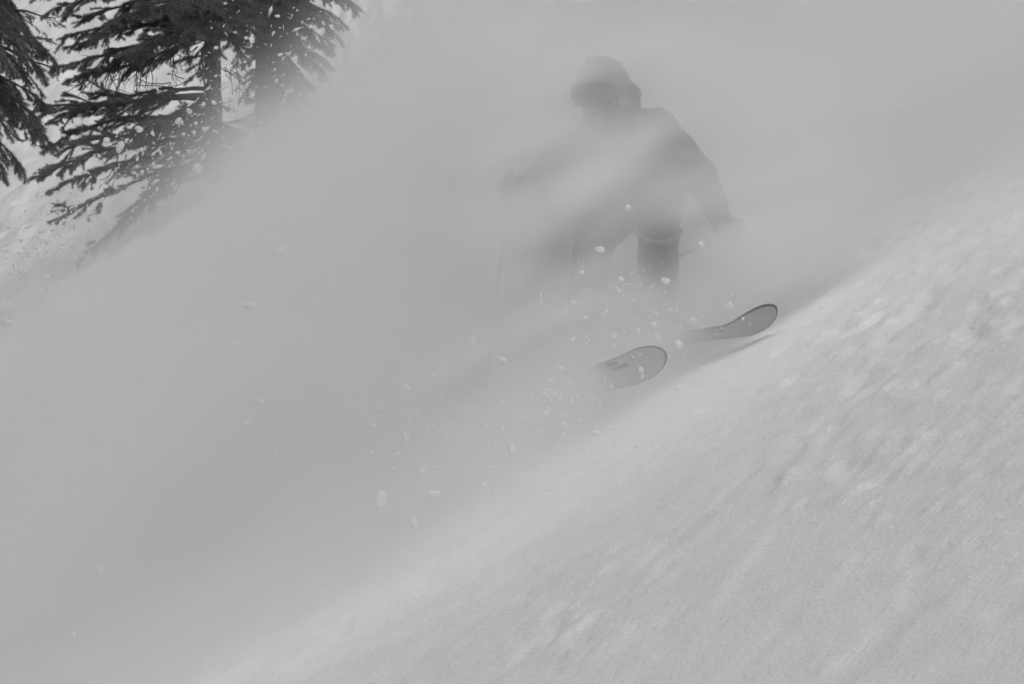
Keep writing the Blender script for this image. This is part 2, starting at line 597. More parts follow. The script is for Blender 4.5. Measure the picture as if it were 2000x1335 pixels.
def capsule(bm, p0, r0, p1, r1, seg=14, rings=5):
    p0 = Vector(p0); p1 = Vector(p1)
    ax = p1 - p0
    L = ax.length
    q = ax.to_track_quat('Z', 'Y') if L > 1e-6 else Quaternion()
    prof = []
    for i in range(rings + 1):
        a = -math.pi / 2 + (math.pi / 2) * i / rings
        prof.append((r0 * math.cos(a), r0 * math.sin(a)))
    for i in range(rings + 1):
        a = (math.pi / 2) * i / rings
        prof.append((r1 * math.cos(a), L + r1 * math.sin(a)))
    rows = []
    for (r, z) in prof:
        if r < 1e-6:
            rows.append([bm.verts.new(p0 + q @ Vector((0, 0, z)))])
        else:
            rows.append([bm.verts.new(p0 + q @ Vector((r * math.cos(2 * math.pi * k / seg), r * math.sin(2 * math.pi * k / seg), z))) for k in range(seg)])
    for a, b in zip(rows[:-1], rows[1:]):
        for k in range(seg):
            k2 = (k + 1) % seg
            if len(a) == 1:
                bm.faces.new((a[0], b[k2], b[k]))
            elif len(b) == 1:
                bm.faces.new((a[k], a[k2], b[0]))
            else:
                bm.faces.new((a[k], a[k2], b[k2], b[k]))


def chain(bm, pts):
    """pts: [(point, radius), ...]"""
    for (a, ra), (b, rb_) in zip(pts[:-1], pts[1:]):
        capsule(bm, a, ra, b, rb_)


def fuse(name, bm, voxel, mat, parent, smooth_iter=5, wrinkle=0.0, wscale=0.08):
    """One continuous skin over all the overlapping volumes in bm."""
    me = bpy.data.meshes.new(name)
    bm.to_mesh(me); bm.free()
    o = bpy.data.objects.new('tmp', me)
    link(o)
    r = o.modifiers.new('r', 'REMESH')
    r.mode = 'VOXEL'
    r.voxel_size = voxel
    s = o.modifiers.new('s', 'SMOOTH')
    s.factor = 0.5
    s.iterations = smooth_iter
    if wrinkle > 0:
        tex = bpy.data.textures.new(name + '_folds', 'CLOUDS')
        tex.noise_scale = wscale
        tex.noise_depth = 2
        d = o.modifiers.new('d', 'DISPLACE')
        d.texture = tex
        d.texture_coords = 'LOCAL'
        d.strength = wrinkle
        d.mid_level = 0.5
        s2 = o.modifiers.new('s2', 'SMOOTH')
        s2.factor = 0.5
        s2.iterations = 2
    dg = bpy.context.evaluated_depsgraph_get()
    dg.update()
    new = bpy.data.meshes.new_from_object(o.evaluated_get(dg))
    bpy.data.objects.remove(o)
    new.name = name
    new.materials.clear()
    return mesh_obj(name, new, mat, parent, True)


def bm_box(bm, mat4):
    bmesh.ops.create_cube(bm, size=1.0, matrix=mat4)


def frame(origin, x, z):
    """Matrix with local x along x and z near z."""
    x = Vector(x).normalized()
    y = Vector(z).cross(x).normalized()
    z = x.cross(y).normalized()
    m = Matrix((x, y, z)).transposed().to_4x4()
    m.translation = origin
    return m


# joints: photo position and depth behind the skier's line
J = dict(
    pelvis=P(1248, 372, 0.26), belly=P(1232, 335, 0.14), chest=P(1210, 288, 0.03), neck=P(1200, 250, -0.03), head=P(1174, 182, -0.08),
    sh_r=P(1280, 250, 0.06), el_r=P(1368, 350, 0.02), wr_r=P(1400, 410, -0.13), ha_r=P(1413, 440, -0.19),
    sh_l=P(1135, 268, 0.03), el_l=P(1064, 345, -0.02), wr_l=P(1022, 366, -0.22), ha_l=P(995, 372, -0.29),
    hip_r=P(1280, 392, 0.24), kn_r=P(1287, 418, -0.13), an_r=P(1284, 600, 0.04), so_r=P(1288, 652, 0.06),
    hip_l=P(1212, 398, 0.24), kn_l=P(1163, 458, -0.22), an_l=P(1136, 662, -0.26), so_l=P(1122, 746, -0.25),
)
person = empty('person', J['so_l'])
tag(person, 'skier crouched in the powder cloud wearing helmet, goggles and dark ski clothes', 'person')

HF = Vector((-0.42, -0.86, -0.22)).normalized()      # where the face looks
HU = (Vector((0.02, -0.10, 1.0)) - HF * Vector((0.02, -0.10, 1.0)).dot(HF)).normalized()
HM = frame(J['head'], HF, HU)                         # local x: face, z: crown


def H(x, y, z):
    return HM @ Vector((x, y, z))


# --- body: one continuous figure under the clothes
bm = bmesh.new()
capsule(bm, H(-0.025, 0, 0.02), 0.088, H(0.015, 0, 0.01), 0.082)
capsule(bm, H(0.03, 0, -0.05), 0.062, H(0.055, 0, -0.085), 0.042)
capsule(bm, H(0.088, 0, 0.0), 0.012, H(0.106, 0, -0.035), 0.014)
capsule(bm, H(0.080, -0.02, -0.068), 0.010, H(0.080, 0.02, -0.068), 0.010)
for s in (-1, 1):
    capsule(bm, H(0.082, s * 0.033, 0.008), 0.013, H(0.080, s * 0.040, 0.008), 0.012)
    capsule(bm, H(-0.01, s * 0.086, 0.01), 0.013, H(-0.01, s * 0.086, -0.025), 0.010)
chain(bm, [(H(-0.02, 0, -0.06), 0.058), (J['neck'], 0.06), (J['chest'], 0.10), (J['belly'], 0.11), (J['pelvis'], 0.12)])
for s in ('r', 'l'):
    capsule(bm, J['neck'].lerp(J['chest'], 0.5), 0.07, J['sh_' + s], 0.06)
    chain(bm, [(J['sh_' + s], 0.058), (J['el_' + s], 0.042), (J['wr_' + s], 0.030), (J['ha_' + s], 0.034)])
    chain(bm, [(J['hip_' + s], 0.085), (J['kn_' + s], 0.058), (J['kn_' + s].lerp(J['an_' + s], 0.35), 0.056), (J['an_' + s], 0.038)])
fuse('body', bm, 0.010, M['skin'], person, 4)

# --- jacket
bm = bmesh.new()
c = J['chest']
chain(bm, [(J['neck'] + Vector((0.0, 0.02, -0.01)), 0.085), (c, 0.120), (J['belly'], 0.115), (J['pelvis'] + Vector((0, 0, -0.02)), 0.150)])
capsule(bm, c + Vector((-0.06, 0, -0.02)), 0.11, c + Vector((0.05, 0, 0.02)), 0.10)
for s in ('r', 'l'):
    capsule(bm, J['neck'].lerp(c, 0.4), 0.085, J['sh_' + s], 0.082)
    chain(bm, [(J['sh_' + s], 0.084), (J['sh_' + s].lerp(J['el_' + s], 0.55), 0.080), (J['el_' + s], 0.072), (J['el_' + s].lerp(J['wr_' + s], 0.5), 0.062), (J['wr_' + s], 0.050)])
    capsule(bm, J['pelvis'], 0.14, J['hip_' + s].lerp(J['kn_' + s], 0.35), 0.108)
jacket = fuse('jacket', bm, 0.010, M['jacket'], person, 5, 0.022, 0.06)
# hood bunched behind the neck and a stand collar
bm = bmesh.new()
hb = P(1236, 192, 0.06)
capsule(bm, hb + Vector((-0.035, 0.02, -0.03)), 0.05, hb + Vector((-0.012, 0, 0.012)), 0.047)
capsule(bm, hb + Vector((-0.015, 0.0, 0.0)), 0.046, hb + Vector((-0.02, -0.03, -0.045)), 0.05)
capsule(bm, hb + Vector((-0.09, 0.07, -0.05)), 0.06, hb + Vector((-0.02, 0.03, -0.05)), 0.06)
hood = fuse('hood', bm, 0.008, material('hood_fabric', 0.05, 0.8, 0.15, 9.0, 0.003, 60.0, 0.25), jacket, 4, 0.012, 0.04)
# zip and chest pocket flap
bm = bmesh.new()
for i in range(9):
    t = i / 8.0
    p = J['neck'].lerp(J['pelvis'], t * 0.8) + Vector((-0.03, -0.155 - 0.02 * math.sin(t * 3), 0.0))
    bm_box(bm, Matrix.Translation(p) @ Matrix.Diagonal((0.012, 0.02, 0.035, 1)))
mesh_obj('zip', bm_mesh('zip', bm), M['black'], jacket)

# --- trousers
bm = bmesh.new()
for s in ('r', 'l'):
    k, a = J['kn_' + s], J['an_' + s]
    chain(bm, [(J['pelvis'], 0.13), (J['hip_' + s], 0.118), (J['hip_' + s].lerp(k, 0.6), 0.100), (k, 0.082), (k.lerp(a, 0.3), 0.080), (k.lerp(a, 0.65), 0.080), (a, 0.084)])
trousers = fuse('trousers', bm, 0.010, M['trousers'], person, 5, 0.020, 0.05)

# snow-dusted seam below the knee
for s in ('r',):
    k, a = J['kn_' + s], J['an_' + s]
    ax = (a - k).normalized()
    ring = k + ax * 0.075
    bm = bmesh.new()
    q = ax.to_track_quat('Z', 'Y')
    vs = []
    for i in range(28):
        t = 2 * math.pi * i / 28
        c0 = Vector((math.cos(t), math.sin(t), 0))
        vs.append([bm.verts.new(ring + q @ (c0 * (0.088 + 0.006 * math.cos(p)) + Vector((0, 0, 0.010 * math.sin(p) + 0.006 * math.sin(3 * t))))) for p in [2 * math.pi * j / 8 for j in range(8)]])
    for i in range(28):
        for j in range(8):
            bm.faces.new((vs[i][j], vs[(i + 1) % 28][j], vs[(i + 1) % 28][(j + 1) % 8], vs[i][(j + 1) % 8]))
    mesh_obj('knee_seam', bm_mesh('knee_seam', bm), material('snow_dusted_seam', 0.17, 0.85, 0.3, 40.0, 0.002, 90.0, 0.2), trousers, True)

# --- neck tube over the chin
bm = bmesh.new()
capsule(bm, H(0.03, 0, -0.055), 0.072, H(0.050, 0, -0.085), 0.052)
capsule(bm, H(0.0, 0, -0.09), 0.075, J['neck'] + Vector((0, 0, 0.01)), 0.088)
fuse('neck_tube', bm, 0.008, M['mask'], person, 3, 0.010, 0.03)

# --- helmet with face opening, brim, vents, ear pads
bm = bmesh.new()
NU, NV = 48, 28
rows = []
for j in range(NV + 1):
    th = math.pi * 0.66 * j / NV                     # from the crown downwards
    row = []
    for i in range(NU):
        a = 2 * math.pi * i / NU
        face = max(0.0, math.cos(a))
        lim = math.pi * (0.66 - 0.24 * min(1.0, max(0.0, (face - 0.35) / 0.35)))
        t = min(th, lim)
        x = 0.128 * math.sin(t) * math.cos(a) - 0.008
        y = 0.110 * math.sin(t) * math.sin(a)
        z = 0.128 * math.cos(t) + 0.015
        if j == 0:
            x, y = -0.008, 0.0
        row.append(bm.verts.new(H(x, y, z)))
    rows.append(row)
for a, b in zip(rows[:-1], rows[1:]):
    for i in range(NU):
        i2 = (i + 1) % NU
        try:
            bm.faces.new((a[i], a[i2], b[i2], b[i]))
        except ValueError:
            pass
bmesh.ops.remove_doubles(bm, verts=bm.verts, dist=0.0005)
me = bm_mesh('helmet', bm)
helmet = mesh_obj('helmet', me, M['helmet'], person, True)
md = helmet.modifiers.new('thick', 'SOLIDIFY'); md.thickness = 0.012; md.offset = -1
for s in (-1, 1):
    for k in range(3):
        bm = bmesh.new()
        p = H(0.02 - 0.04 * k, s * (0.045 + 0.008 * k), 0.135 - 0.012 * k)
        bmesh.ops.create_uvsphere(bm, u_segments=12, v_segments=6, radius=1.0, matrix=frame(p, HF, HU) @ Matrix.Diagonal((0.017, 0.006, 0.007, 1)))
        mesh_obj('vent', bm_mesh('vent', bm), M['black'], helmet, True)
# goggles: frame, lens, strap
def wrap(name, r0, h0, span, mat, parent, zc=0.012, drop=0.0):
    bm = bmesh.new()
    n, m = 25, 7
    g = []
    for i in range(n):
        a = -span + 2 * span * i / (n - 1)
        e = math.sqrt(max(0.0, 1 - (abs(a) / span) ** 4)) * 0.9 + 0.1
        g.append([bm.verts.new(H((r0 - 0.010 * (2 * j / (m - 1) - 1) ** 2) * math.cos(a) - 0.008, (r0 - 0.018) * math.sin(a),
                                 zc + h0 * e * (2 * j / (m - 1) - 1) - drop * max(0.0, 0.3 - abs(a)) * (1 if j == 0 else 0))) for j in range(m)])
    for a, b in zip(g[:-1], g[1:]):
        for j in range(m - 1):
            bm.faces.new((a[j], b[j], b[j + 1], a[j + 1]))
    o = mesh_obj(name, bm_mesh(name, bm), mat, parent, True)
    md = o.modifiers.new('thick', 'SOLIDIFY'); md.thickness = 0.014; md.offset = -1
    return o
gog = wrap('goggles', 0.134, 0.050, 1.02, M['black'], person)
wrap('lens', 0.139, 0.040, 0.90, M['lens'], gog)
bm = bmesh.new()
n = 40
r_ = []
for i in range(n):
    a = 0.95 + (2 * math.pi - 1.9) * i / (n - 1)
    x, y = 0.137 * math.cos(a) - 0.008, 0.119 * math.sin(a)
    r_.append([bm.verts.new(H(x, y, 0.012 + dz)) for dz in (-0.018, 0.018)])
for a, b in zip(r_[:-1], r_[1:]):
    bm.faces.new((a[0], b[0], b[1], a[1]))
st = mesh_obj('strap', bm_mesh('strap', bm), M['black'], gog)
md = st.modifiers.new('thick', 'SOLIDIFY'); md.thickness = 0.003

# --- gloves: palm, four curled fingers and a thumb closed on the pole grip
def glove(ha, wr, grip_dir):
    bm = bmesh.new()
    d = (ha - wr).normalized()
    g = Vector(grip_dir).normalized()
    side = d.cross(g).normalized()
    chain(bm, [(wr - d * 0.06, 0.058), (wr, 0.050), (ha, 0.040)])
    capsule(bm, ha - g * 0.030, 0.030, ha + g * 0.034, 0.028)
    for k, off in enumerate((-0.040, -0.014, 0.013, 0.038)):
        ln = (0.036, 0.044, 0.047, 0.040)[k]
        a = ha + g * off + d * 0.035
        b = a + d * ln * 0.75 + side * 0.012
        c_ = b + side * ln * 0.75 - d * 0.008
        e = c_ - d * ln * 0.6 + side * 0.002
        chain(bm, [(a, 0.0135), (b, 0.0130), (c_, 0.0125), (e, 0.0115)])
    t0 = ha - g * 0.045 - d * 0.01 + side * 0.01
    t1 = t0 + side * 0.035 - g * 0.010 + d * 0.015
    t2 = t1 + d * 0.035 + g * 0.018 + side * 0.012
    chain(bm, [(t0, 0.018), (t1, 0.016), (t2, 0.013)])
    return fuse('glove', bm, 0.005, M['glove'], person, 2, 0.004, 0.02), ha + d * 0.042 + side * 0.022, side
_, grip_r, _s = glove(J['ha_r'], J['wr_r'], (-0.42, 0.86, -0.25))
_, grip_l, _s = glove(J['ha_l'], J['wr_l'], (-0.08, 0.22, -0.97))

# --- boots
def boot(an, so, fwd):
    fwd = Vector(fwd).normalized()
    up = (an - so).normalized()
    bm = bmesh.new()
    chain(bm, [(so + up * 0.04 - fwd * 0.11, 0.045), (so + up * 0.045, 0.050), (so + up * 0.040 + fwd * 0.15, 0.042)])
    chain(bm, [(so + up * 0.06 - fwd * 0.06, 0.058), (an + up * 0.02, 0.068), (an + up * 0.12 + fwd * 0.035, 0.074)])
    capsule(bm, so + up * 0.08, 0.055, so + up * 0.05 + fwd * 0.09, 0.046)
    b = fuse('boot', bm, 0.008, M['boot'], person, 3)
    lat = up.cross(fwd).normalized()
    for q in (so + up * 0.09 + fwd * 0.06, so + up * 0.12 + fwd * 0.02, an + up * 0.04 + fwd * 0.05, an + up * 0.09 + fwd * 0.06):
        bm = bmesh.new()
        bm_box(bm, frame(q - lat * 0.05, lat, up) @ Matrix.Diagonal((0.03, 0.05, 0.014, 1)))
        bmesh.ops.bevel(bm, geom=bm.edges[:], offset=0.003, segments=2)
        mesh_obj('buckle', bm_mesh('buckle', bm), M['metal'], b)
    return b


# ------------------------------------------------------------------ skis
SKI_L = 1.82


def ski_z(s):
    t = max(0.0, (s - (SKI_L - 0.30)) / 0.30)
    u = max(0.0, (0.14 - s) / 0.14)
    return 0.080 * t ** 2.0 + 0.02 * u * u


def ski_hw(s):
    e = SKI_L - 0.16
    if s > e:
        u = (s - e) / 0.16
        return 0.062 * math.sqrt(max(0.0, 1 - u ** 2.3))
    if s < 0.08:
        return 0.058 * math.sqrt(max(0.02, 1 - ((0.08 - s) / 0.08) ** 2.5))
    m = 0.80
    if s > m:
        return 0.050 + 0.012 * ((s - m) / (e - m)) ** 1.6
    return 0.050 + 0.009 * ((m - s) / m) ** 1.6


SS = [0.0, 0.01, 0.03, 0.05, 0.08] + [0.08 + 0.05 * i for i in range(1, 27)] + [1.44 + 0.02 * i for i in range(11)] + [1.68, 1.70, 1.72, 1.74, 1.76, 1.775, 1.79, 1.80, 1.81, 1.816, 1.82]


def slab(name, z0, z1, inset, mat, parent, mtx, cols=5):
    bm = bmesh.new()
    rows = []
    for s in SS:
        hw = max(0.0015, ski_hw(s) - inset)
        zc = ski_z(s)
        th = 0.55 + 0.45 * min(1.0, max(0.0, (SKI_L - s) / 0.35))
        lo = [bm.verts.new(mtx @ Vector((s, hw * (2 * k / (cols - 1) - 1), zc + z0 * th))) for k in range(cols)]
        hi = [bm.verts.new(mtx @ Vector((s, hw * (2 * k / (cols - 1) - 1), zc + z1 * th))) for k in range(cols)]
        rows.append((lo, hi))
    for (l0, h0), (l1, h1) in zip(rows[:-1], rows[1:]):
        for k in range(cols - 1):
            bm.faces.new((l0[k], l0[k + 1], l1[k + 1], l1[k]))
            bm.faces.new((h0[k], h1[k], h1[k + 1], h0[k + 1]))
        bm.faces.new((l0[0], l1[0], h1[0], h0[0]))
        bm.faces.new((l0[-1], h0[-1], h1[-1], l1[-1]))
    for l, h in (rows[0], rows[-1]):
        for k in range(cols - 1):
            try:
                bm.faces.new((l[k], h[k], h[k + 1], l[k + 1]))
            except ValueError:
                pass
    return mesh_obj(name, bm_mesh(name, bm), mat, parent)


def edge_strip(parent, mtx):
    """Steel edge and sidewall, a band that runs round the ski."""
    bm = bmesh.new()
    loop = [(s, 1) for s in SS] + [(s, -1) for s in reversed(SS)]
    rings = []
    for s, sg in loop:
        hw = max(0.0015, ski_hw(s)) + 0.0012
        zc = ski_z(s)
        rings.append([bm.verts.new(mtx @ Vector((s + (0.0012 if s > 1.8 else 0), sg * (hw - dx), zc + z))) for dx, z in ((0.0, -0.0006), (0.0, 0.0075), (0.004, 0.0078), (0.0032, -0.0008))])
    n = len(rings)
    for i in range(n):
        a, b = rings[i], rings[(i + 1) % n]
        for k in range(4):
            k2 = (k + 1) % 4
            try:
                bm.faces.new((a[k], a[k2], b[k2], b[k]))
            except ValueError:
                pass
    return mesh_obj('edge', bm_mesh('edge', bm), M['ski_edge'], parent)


def make_ski(label, tip, sole, n, prints):
    d = (tip - sole).normalized()
    n = Vector(n)
    n = (n - d * n.dot(d)).normalized()
    boot_s = 0.84
    mtx = frame(sole - d * boot_s, d, n)
    mtx = mtx @ Matrix.Translation((0, 0, -0.035))
    root = empty('ski', sole)
    tag(root, label, 'ski', "the skier's pair of skis")
    base = slab('base', 0.0, 0.004, 0.0015, M['ski_base'], root, mtx)
    slab('top_sheet', 0.0042, 0.0105, 0.003, M['ski_top'], root, mtx)
    edge_strip(root, mtx)
    for s0, s1, y0, y1, skew in prints:
        bm = bmesh.new()
        k = 8
        g = []
        for i in range(k + 1):
            s = s0 + (s1 - s0) * i / k
            g.append([bm.verts.new(mtx @ Vector((s + skew * q, y, ski_z(s + skew * q) - 0.0012))) for q, y in ((0, y0), (0.5, (y0 + y1) / 2), (1, y1))])
        for a, b in zip(g[:-1], g[1:]):
            for j in range(2):
                bm.faces.new((a[j], b[j], b[j + 1], a[j + 1]))
        mesh_obj('base_print', bm_mesh('base_print', bm), M['print'], base)
    for s, ln in ((boot_s + 0.19, 0.10), (boot_s - 0.19, 0.14)):
        bm = bmesh.new()
        bm_box(bm, mtx @ Matrix.Translation((s, 0, 0.030)) @ Matrix.Diagonal((ln, 0.062, 0.036, 1)))
        bm_box(bm, mtx @ Matrix.Translation((s + (0.01 if s > boot_s else -0.01), 0, 0.055)) @ Matrix.Diagonal((ln * 0.55, 0.05, 0.03, 1)))
        bmesh.ops.bevel(bm, geom=bm.edges[:], offset=0.006, segments=2)
        mesh_obj('binding', bm_mesh('binding', bm), M['black'], root)
    return d, n


d_l, n_l = make_ski('lower ski nearer the camera, pale base with dark print on its tip', P(1264, 706, -1.10), J['so_l'], (0.78, 0.24, 0.58),
                    [(1.40, 1.54, -0.050, -0.034, 0.0), (1.42, 1.47, -0.028, -0.012, 0.02), (1.47, 1.60, -0.030, -0.016, 0.02), (1.34, 1.346, -0.055, 0.035, 0.07)])
d_r, n_r = make_ski('upper ski farther right, its slim upturned tip clear of the snow', P(1494, 622, -0.80), J['so_r'], (0.24, 0.10, 0.96),
                    [(1.36, 1.52, -0.040, -0.032, 0.0), (1.34, 1.50, -0.026, -0.018, 0.0)])
boot(J['an_r'], J['so_r'], d_r)
boot(J['an_l'], J['so_l'], d_l)


# ------------------------------------------------------------------ poles
def make_pole(label, grip, direction, length=1.15):
    d = Vector(direction).normalized()
    root = empty('ski_pole', grip)
    tag(root, label, 'ski pole', "the skier's pair of poles")
    top = grip - d * 0.07
    bm = bmesh.new(); capsule(bm, top + d * 0.10, 0.0095, top + d * (length - 0.10), 0.0075, 12, 3)
    mesh_obj('shaft', bm_mesh('shaft', bm), M['shaft'], root, True)
    bm = bmesh.new(); chain(bm, [(top, 0.019), (top + d * 0.03, 0.015), (top + d * 0.07, 0.017), (top + d * 0.12, 0.014)])
    mesh_obj('grip', bm_mesh('grip', bm), M['black'], root, True)
    bm = bmesh.new()
    bmesh.ops.create_cone(bm, cap_ends=True, segments=20, radius1=0.05, radius2=0.018, depth=0.016,
                          matrix=Matrix.Translation(top + d * (length - 0.07)) @ (-d).to_track_quat('Z', 'Y').to_matrix().to_4x4())
    mesh_obj('basket', bm_mesh('basket', bm), M['black'], root)
    bm = bmesh.new(); capsule(bm, top + d * (length - 0.08), 0.006, top + d * length, 0.002, 10, 3)
    mesh_obj('tip', bm_mesh('tip', bm), M['metal'], root, True)
    return root


make_pole("pole hanging from the raised hand at the left of the skier", grip_l, (-0.10, 0.16, -0.97))
make_pole("pole trailing back from the lowered hand on the right of the skier", grip_r, (-0.42, 0.88, -0.18))
# ------------------------------------------------------------------ flying snow
def lump_mesh(seed, stretch, sub=2):
    rng = np.random.default_rng(seed)
    bm = bmesh.new()
    bmesh.ops.create_icosphere(bm, subdivisions=sub, radius=0.5)
    k = rng.normal(size=(6, 3)) * 2.6
    ph = rng.uniform(0, 6.28, 6)
    for v in bm.verts:
        p = np.array(v.co)
        r = 1 + 0.16 * sum(math.sin(float(k[i] @ p) + ph[i]) for i in range(6)) / 1.5 + rng.normal() * 0.06
        v.co = Vector(p * r * stretch)
    me = bm_mesh('snow_clump', bm)
    me.materials.append(M['clump'])
    return me


LUMPS = [lump_mesh(100 + i, np.array(s)) for i, s in enumerate([(1, 1, 1), (1.35, 0.9, 0.8), (0.8, 1, 1.3), (1.1, 0.8, 0.9), (1.5, 0.8, 0.65), (0.9, 1.1, 1.1), (0.7, 0.8, 1.5), (1.2, 1.0, 0.7)])]


def clump(px, py, size, depth, label, group=None, k=None):
    """size: width in photo pixels."""
    o = bpy.data.objects.new('snow_clump', LUMPS[random.randrange(len(LUMPS)) if k is None else k])
    link(o)
    o.location = P(px, py, 0, depth)
    s = size / FPX * depth
    o.scale = (s, s, s)
    o.rotation_euler = (random.uniform(0, 6), random.uniform(0, 6), random.uniform(0, 6)) if k is None else (random.uniform(-0.3, 0.3), random.uniform(-0.3, 0.3), random.uniform(0, 6))
    tag(o, label, 'snow clump', group)
    return o


BIG = [
    (234, 288, 16, 21.6, 'tall white snow clump flying before the middle spruce limbs', 6),
    (386, 328, 18, 21.2, 'largest snow clump flying beside the foot of the bare trunk', 2),
    (208, 274, 12, 21.6, 'round snow clump left of the tall clump before the spruce', 0),
    (52, 521, 26, 21.0, 'wide flat snow clump at the lower left edge of the cloud', 1),
    (142, 482, 13, 21.2, 'snow clump hanging alone below the lowest spruce limb', 3),
    (16, 628, 15, 21.0, 'snow clump near the left edge, lowest before the cloud thickens', 1),
    (1354, 626, 18, 21.0, 'big snow clump just above the neck of the upper ski', 3),
    (1327, 672, 17, 20.9, 'snow clump between the two skis, below the upper one', 0),
    (1252, 722, 12, 20.9, 'snow clump in front of the lower ski tip', 5),
    (1298, 547, 14, 21.2, 'snow clump flying just below the dark shin', 1),
    (1170, 486, 14, 21.2, 'snow clump flying before the thigh on the left', 1),
    (1371, 477, 11, 21.3, 'round snow clump below the lowered glove', 0),
    (1324, 757, 12, 20.6, 'snow clump below and right of the lower ski tip', 3),
    (1372, 718, 9, 20.8, 'small snow clump right of the lower ski tip', 0),
    (746, 979, 26, 20.2, 'large pale snow clump low in the cloud above the snow', 6),
    (808, 1020, 18, 20.1, 'pale snow clump closest to the snow below the cloud', 5),
    (850, 963, 17, 20.2, 'bright wide snow clump right of the large pale one', 4),
    (825, 917, 11, 20.2, 'small bright snow clump above the wide bright one', 2),
    (999, 878, 18, 20.2, 'tall pale snow clump below the tails of the skis', 6),
    (1161, 845, 13, 20.3, 'snow clump right below the lower ski', 1),
    (946, 945, 12, 20.2, 'snow clump near the snow, left of the dark speck', 3),
    (484, 596, 22, 20.1, 'long pale snow clump in the middle of the cloud', 4),
    (540, 492, 26, 20.1, 'faint streaked snow clump highest in the cloud', 4),
    (1226, 406, 11, 21.0, 'round snow clump in front of the jacket hem', 0),
]
for px, py, sz, dp, lab, k in BIG:
    clump(px, py, sz, dp, lab, None, k)

# many small ones along the crest of the plume
def crest(t, off):
    """t from the trees (0) down to the left edge (1); off across the crest, + into clear air."""
    x = 520 - 520 * t; y = 190 + 430 * t
    return x - off * 0.62, y - off * 0.78


def size_word(s):
    return 'tiny' if s < 6 else 'small' if s < 9 else 'middling'


def crest_zone(x, y):
    if x < 110:
        return 'off the cloud before the snow at the left edge' if y > 470 else 'high over the rough snow left of the spruce limbs'
    if x < 250:
        return 'before the lowest spruce limbs' if y > 380 else 'before the tips of the spruce limbs on the left'
    if x < 390:
        return 'before the boughs left of the bare trunk' if y < 330 else 'at the cloud edge below the bare trunk'
    return 'right beside the bare trunk' if x < 450 else 'between the two spruce trunks'


def cloud_zone(x, y):
    a = 'in the left part of the cloud' if x < 330 else 'in the middle of the cloud' if x < 680 else 'in the cloud near the skier'
    return a + (', high up' if y < 820 else ', low down')


rr = random.Random(21)
for i in range(105):
    t = rr.betavariate(1.1, 1.0)
    off = rr.gauss(55, 38)
    x, y = crest(t, off)
    sz = rr.choice([4, 5, 5, 6, 6, 7, 8, 9, 11])
    zone = crest_zone(x, y)
    clump(x, y, sz, rr.uniform(20.6, 22.2), f'{size_word(sz)} snow clump flying {zone}', f'{size_word(sz)} clumps {zone}')
for i in range(26):
    x = rr.uniform(400, 650); y = rr.uniform(20, 200)
    if y < 260 - 0.45 * (x - 300) + 60:
        sz = rr.choice([4, 5, 6, 7, 9])
        zone = 'high before the right spruce' if y < 90 else 'before the lower boughs of the right spruce'
        clump(x, y, sz, rr.uniform(21.5, 23), f'{size_word(sz)} snow clump flying {zone}', f'{size_word(sz)} clumps {zone}')
for i in range(55):
    t = rr.random()
    x = rr.gauss(1230, 120); y = rr.gauss(650, 75)
    sz = rr.choice([4, 5, 5, 6, 7, 8, 10])
    zone = ("before the skier's legs" if y < 590 else 'over the upper ski' if x > 1300 else 'between the legs and the lower ski' if y < 690 else 'in front of the lower ski') if x > 1120 else "left of the skier's boots"
    clump(x, y, sz, rr.uniform(20.4, 21.5), f'{size_word(sz)} snow clump flying {zone}', f'{size_word(sz)} clumps {zone}')
for i in range(16):
    clump(rr.gauss(1080, 16), rr.gauss(785, 22), rr.choice([5, 6, 8, 9, 11]), rr.uniform(20.5, 20.9), 'snow clump in the cluster left of the lower ski', 'cluster of clumps at the lower ski')
for i in range(46):
    x = rr.uniform(0, 1000); y = rr.uniform(620, 1250)
    if y < 1330 - 0.5 * x:
        clump(x, y, rr.choice([6, 8, 10, 12, 15]), rr.uniform(20.5, 21.1), f'faint snow clump {cloud_zone(x, y)}', f'faint clumps {cloud_zone(x, y)}')

